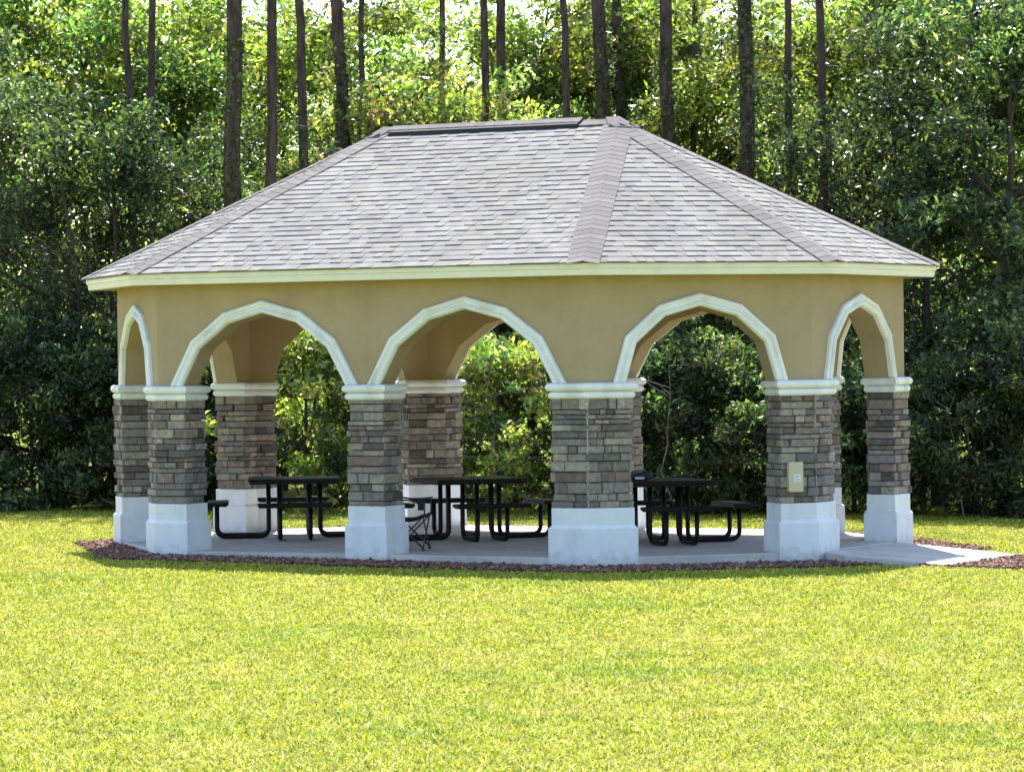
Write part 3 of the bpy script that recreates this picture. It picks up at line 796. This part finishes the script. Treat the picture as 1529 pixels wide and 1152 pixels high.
def plant(key, px, D, sc, label, group, cat='tree', sz=None):
    i = CNT.get(key, 0); CNT[key] = i + 1; tm, cm = VAR[key][i % len(VAR[key])]
    nm = {'shrub': 'evergreen_shrub', 'yellow_shrub': 'leafy_shrub', 'small_tree': 'evergreen_tree', 'mid_tree': 'broadleaf_tree', 'bright_tree': 'broadleaf_tree', 'autumn_tree': 'autumn_tree'}[key]
    x, y = at(px, D); e = empty(nm, (x, y, gz(x)), rnd.uniform(0, 6.28)); e.scale = (sc, sc, sz or sc)
    tag(e, label, cat, group)
    for n_, m_ in (('stems' if cat == 'shrub' else 'trunk', tm), ('foliage' if cat == 'shrub' else 'crown', cm)):
        o = bpy.data.objects.new(n_, m_); COL.objects.link(o); o.parent = e
G1, G2, G3 = 'shrubs along the edge of the woods', 'small trees at the front of the woods', 'taller trees deeper in the woods'
for px, D, sc, key, where in (
    (-70, 57.6, 1.1, 'shrub', 'dark green shrub cut by the left edge of the photo, low at the lawn'),
    (45, 57.2, 1.0, 'shrub', 'dark glossy shrub low at the far left, nearest the left edge wholly in view'),
    (150, 57.4, 1.05, 'shrub', 'dark shrub touching the lawn just left of the leftmost column'),
    (262, 57.0, .9, 'shrub', 'dark shrub glimpsed between the leftmost two columns'),
    (345, 56.4, .95, 'shrub', 'dark shrub behind the rear left stone column'),
    (458, 55.6, 1.05, 'yellow_shrub', 'sunlit yellow green shrub seen through the left front arch'),
    (560, 55.8, .9, 'shrub', 'green shrub hidden mostly behind the middle front column'),
    (665, 55.9, .95, 'yellow_shrub', 'sunlit leafy shrub behind the rear middle column'),
    (745, 54.7, .95, 'yellow_shrub', 'pale leafy shrub with bare twigs seen through the middle arch'),
    (825, 55.2, .9, 'shrub', 'dark shrub just left of the wide front corner column'),
    (915, 55.0, .95, 'shrub', 'dark shrub behind the wide front corner column'),
    (1005, 54.9, 1.0, 'shrub', 'dark green shrub in the left half of the right front arch'),
    (1100, 54.6, 1.0, 'shrub', 'dark speckled shrub in the right half of the right front arch'),
    (1205, 54.3, .95, 'shrub', 'dark shrub behind the column with the outlet box'),
    (1275, 54.2, .85, 'shrub', 'leafy shrub seen between the two rightmost columns'),
    (1375, 53.8, .9, 'shrub', 'dark shrub just right of the rightmost column'),
    (1465, 53.2, .95, 'shrub', 'dark shrub beyond the end of the concrete path'),
    (1570, 52.9, 1.0, 'shrub', 'dark shrub cut by the right edge of the photo')):
    plant(key, px, D, sc, where, G1, 'shrub')
for px, D, sc, key, where in (
    (-60, 60.5, 1.15, 'small_tree', 'dense dark evergreen tree cut by the left edge of the photo'),
    (70, 58.6, 1.05, 'small_tree', 'dense dark evergreen tree left of the roof, nearest the left edge'),
    (185, 58.9, .95, 'small_tree', 'dark evergreen tree rising over the lowest left corner of the roof'),
    (295, 60.6, .9, 'small_tree', 'dark evergreen tree just left of the thickest pine trunk'),
    (420, 64.0, .8, 'mid_tree', 'leafy green tree low behind the left roof slope'),
    (640, 64.0, .75, 'mid_tree', 'leafy tree low behind the left half of the ridge'),
    (760, 64.5, .75, 'mid_tree', 'leafy green tree low behind the middle of the roof'),
    (1020, 60.5, .75, 'small_tree', 'dark tree behind the right front arch and roof'),
    (1150, 60.5, .75, 'small_tree', 'dark tree behind the outlet box column and right roof slope'),
    (1290, 58.0, .98, 'small_tree', 'dark evergreen tree over the right roof slope, right of the last pine'),
    (1400, 56.3, 1.05, 'small_tree', 'dark evergreen tree directly right of the roof corner'),
    (1500, 55.7, 1.2, 'small_tree', 'tall dark evergreen tree filling the right side of the photo'),
    (1610, 56.5, 1.2, 'small_tree', 'dark evergreen tree cut by the right edge of the photo')):
    plant(key, px, D, sc, where, G2)
for px, D, sc, key, where in (
    (-20, 65.5, 1.15, 'mid_tree', 'tall leafy tree in the upper left corner of the photo'),
    (120, 66.5, 1.15, 'bright_tree', 'yellow green tree high at left behind forked dark branches'),
    (250, 65.0, 1.1, 'mid_tree', 'green tree high at left between the two thin background trunks and the thick pine'),
    (385, 67.5, 1.08, 'bright_tree', 'yellow green tree glowing between the thick pine and the reddish one beside it'),
    (480, 65.5, 1.08, 'bright_tree', 'bright tree high behind the left end of the ridge'),
    (585, 62.6, 1.02, 'autumn_tree', 'tree with orange and yellow leaves above the left end of the ridge'),
    (695, 62.4, 1.0, 'autumn_tree', 'tree with yellowing leaves above the middle of the ridge'),
    (800, 65.0, 1.1, 'bright_tree', 'bright green tree above the right half of the ridge'),
    (910, 66.0, 1.15, 'mid_tree', 'green tree above the right end of the ridge'),
    (960, 64.5, 1.05, 'bright_tree', 'yellow green tree just right of the roof peak'),
    (1062, 62.6, .95, 'bright_tree', 'bright tree left of the thick vine covered pine'),
    (1165, 66.0, 1.12, 'mid_tree', 'green tree behind the crooked thin pine'),
    (1280, 64.5, 1.1, 'bright_tree', 'brightest yellow green tree, right of the last pine trunk'),
    (1385, 64.0, 1.1, 'bright_tree', 'yellow green tree high at right above the roof corner'),
    (1490, 63.0, 1.2, 'mid_tree', 'tall tree in the upper right corner of the photo'),
    (1600, 63.0, 1.2, 'mid_tree', 'tall tree just beyond the upper right corner')):
    plant(key, px, D, sc, where, G3)

# pines: bare trunks rising out of the picture, crowns far above
def needles(seed, H):
    r = random.Random(seed); cl = []
    for k in range(9):
        a = r.uniform(0, 6.28); d = r.uniform(.2, 1.7); cl.append(((math.cos(a) * d, math.sin(a) * d, H - r.uniform(.2, 4.5)), r.uniform(.35, .6), .6))
    P, _f = clump_points(cl, 260); VV, F, C = leaf_arrays(P, .24, .02, .2, PAL['mid'][0], PAL['mid'][1]); return fast_mesh('crown', VV, F, C, M['needle'])
NEED = [needles(s, 16.5) for s in range(3)]
def vine_leaves(path, rads, z0, z1, n, seed):
    z = rng.uniform(z0, z1, n); zs = np.array([p.z for p in path]); X = np.interp(z, zs, [p.x for p in path]); Y = np.interp(z, zs, [p.y for p in path]); Rr = np.interp(z, zs, rads)
    a = rng.uniform(0, 6.283, n); q = Rr + rng.uniform(0, .16, n) ** 1.2 * (1 + .8 * np.sin(z * 2.3 + seed))
    P = np.stack([X + np.cos(a) * q, Y + np.sin(a) * q, z], -1); return leaf_arrays(P, .09, .055, .4, PAL['mid'][0] * .8, PAL['mid'][1])
PG = 'pine trunks rising through the woods behind the pavilion'
for k, (pt_, pb, wpx, D, vine, lab) in enumerate((
    (356, 354, 27, 57.6, .8, 'thickest dark pine trunk at left, crossing the left roof slope line'),
    (411, 409, 17, 58.2, 0, 'straight reddish pine trunk just right of the thickest one at left'),
    (452, 459, 15, 60.0, .6, 'dark pine trunk third from the thick one at left, ending above the roof slope'),
    (513, 516, 21, 61.5, .85, 'pine trunk directly left of the left end of the ridge, leaves around its foot'),
    (549, 551, 10, 63.5, 0, 'thin far pine trunk above the left end of the ridge'),
    (667, 670, 10, 63.0, .7, 'thin faint pine trunk behind the orange leaves'),
    (728, 736, 13, 62.0, 0, 'slender dark pine trunk meeting the middle of the ridge'),
    (752, 754, 16, 63.4, .8, 'background pine trunk close right of the slender one at mid ridge'),
    (846, 854, 12, 61.5, 0, 'slightly leaning slender pine trunk above the right part of the ridge'),
    (902, 904, 24, 62.0, .9, 'greenish vine wrapped pine trunk left of the roof peak'),
    (930, 934, 17, 64.0, .9, 'far pine trunk directly above the roof peak'),
    (1001, 1010, 22, 61.5, .85, 'dark pine trunk first to the right of the roof peak'),
    (1043, 1045, 10, 63.4, 0, 'thin far pine trunk between two thick ones right of the peak'),
    (1116, 1126, 25, 59.5, .95, 'thick pine trunk wrapped in vines right of the roof peak'),
    (1170, 1199, 12, 58.5, .7, 'crooked thin pine trunk leaning right as it comes down to the roof'),
    (1229, 1231, 14, 58.0, 0, 'straight slender pine trunk farthest right over the roof slope'),
    (198, 200, 12, 62.0, 0, 'dim thin trunk high at left, left of its twin'),
    (236, 236, 12, 62.5, 0, 'dim thin trunk high at left, right of its twin'))):
    x0, y0 = at(pb, D); x1, y1 = at(pt_, D); H = 16.5; r = random.Random(k + 700)
    rad = wpx / 2 / F_PX * D; e = empty('pine_tree', (x0, y0, gz(x0)), 0); path = []; rads = []
    hb, ht = 3.6, 8.2
    for j in range(18):
        z = H * j / 17; q = (z - hb) / (ht - hb); wig = .035 * math.sin(z * .9 + k) + .02 * math.sin(z * 2.1 + 2 * k)
        if k == 14: wig += .10 * math.sin(z * .8 + 1)
        q = min(q, 1.4) if pt_ - pb < -20 else q
        path.append(Vector(((x1 - x0) * q + wig * rt[0], (y1 - y0) * q + wig * rt[1], z))); rads.append(rad * (1.12 - .035 * z + (.25 if j == 0 else 0)))
    path[0].z = -.2
    mb = MB(); mb.tube(path, rads, 12, False); tr = mb.build('trunk', M['pinebark'], e, True)
    cm = bpy.data.objects.new('crown', NEED[k % 3]); COL.objects.link(cm); cm.parent = e; cm.location = (path[-1].x, path[-1].y, 0)
    for j in range(r.randint(3, 7)):
        st_ = MB()
        z = r.uniform(2.5, 9.5); p = path[min(17, int(z / H * 17))].lerp(path[min(17, int(z / H * 17) + 1)], z / H * 17 % 1); a = r.uniform(0, 6.28); ln = r.uniform(.25, 1.0)
        d = Vector((math.cos(a), math.sin(a), r.uniform(-.2, .4))); 
        st_.tube([p, p + d * ln * .5 + Vector((0, 0, .02)), p + d * ln + Vector((0, 0, r.uniform(-.15, .1)))], [.014, .009, .004], 4, False)
        st_.build('dead_branch', M['twig'], e)
    if vine:
        zt = 3.5 + 4.8 * vine; VV, F, C = vine_leaves(path, rads, .1, zt, int(2200 * vine), k)
        vo = bpy.data.objects.new('climbing_vine', fast_mesh('climbing_vine', VV, F, C, M['leaf'])); COL.objects.link(vo); vo.parent = e
    tag(e, lab, 'pine tree', PG)

# bare twiggy saplings
def bare(px, D, H, seed, label, mat='twig', rad=.022, lean=0, spread=.5, nb=13):
    r = random.Random(seed); x, y = at(px, D); e = MB(); n = 7; path = [Vector((0, 0, -.1))]
    for k in range(1, n): path.append(path[-1] + Vector((r.uniform(-.12, .12) + lean * rt[0], r.uniform(-.12, .12) + lean * rt[1], H / n)))
    e.tube(path, [rad * (1 - .8 * k / n) for k in range(n)], 6, False)
    def br(p, d, ln, rr, dep):
        q = p + d * ln * .5 + Vector((0, 0, r.uniform(-.05, .08) * ln)); t = p + d * ln + Vector([r.uniform(-.15, .15) * ln for _ in range(3)])
        e.tube([p, q, t], [rr, rr * .7, rr * .3], 4, False)
        if dep:
            for _ in range(3):
                dd = (d + Vector([r.uniform(-.8, .8) for _ in range(3)])).normalized(); br(q.lerp(t, r.random()), dd, ln * .6, rr * .5, dep - 1)
    for k in range(nb):
        z = r.uniform(.25, 1) * (n - 1); i = min(n - 2, int(z)); p = path[i].lerp(path[i + 1], z - i); a = r.uniform(0, 6.28)
        br(p, Vector((math.cos(a), math.sin(a), r.uniform(0, .8))).normalized(), spread * r.uniform(.6, 1.5), rad * .4, 2)
    o = e.build('bare_sapling', M[mat]); o.location = (x, y, gz(x)); tag(o, label, 'sapling', 'bare saplings among the shrubs')
bare(735, 53.9, 2.6, 1, 'pale bare twiggy sapling seen through the middle arch', spread=.6, nb=18)
bare(985, 53.6, 2.7, 2, 'thin leafless sapling seen through the right front arch', rad=.016, nb=9)
bare(1440, 52.6, 2.2, 3, 'thin leafless sapling at the edge of the woods right of the path', rad=.013, nb=7)
bare(180, 58.0, 6.0, 4, 'forked dark branching tree at left over the roof corner', 'oakbark', .075, -.12, 1.5, 9)
bare(60, 57.6, 4.6, 5, 'dark bare leaning stem near the left edge', 'oakbark', .04, .16, .8, 6)

# deeper woods as one mass
def deep():
    n = 170000; D = rng.uniform(69, 92, n); xx = rng.uniform(-.19, .19, n) * D; px = xx / D * F_PX + 764
    top = 9.0 + 1.6 * np.sin(px / 47.) + 1.2 * np.sin(px / 23. + 1) + 1.0 * np.sin(D * .7) + 4.5 * (np.abs(px - 764) / 900) ** 2 * 1.2
    Z = rng.uniform(0, 1, n) ** .8 * top
    P = np.stack([CAM[0] + fwd[0] * D + rt[0] * xx, CAM[1] + fwd[1] * D + rt[1] * xx, Z], -1)
    g = np.sin(P[:, 0] * 1.9 + 2 * np.sin(P[:, 2] * 1.3)) * np.sin(P[:, 2] * 2.1 + P[:, 0] * .7) ; P = P[g > -.35]
    VV, F, C = leaf_arrays(P, .16, .09, .5, PAL['bright'][0], PAL['bright'][1])
    me = fast_mesh('deep_woods', VV, F, C, M['leaf']); o = bpy.data.objects.new('deep_woods', me); COL.objects.link(o)
    tag(o, 'blurred mass of sunlit foliage far back between the pine trunks', 'woods', kind='stuff')
deep()
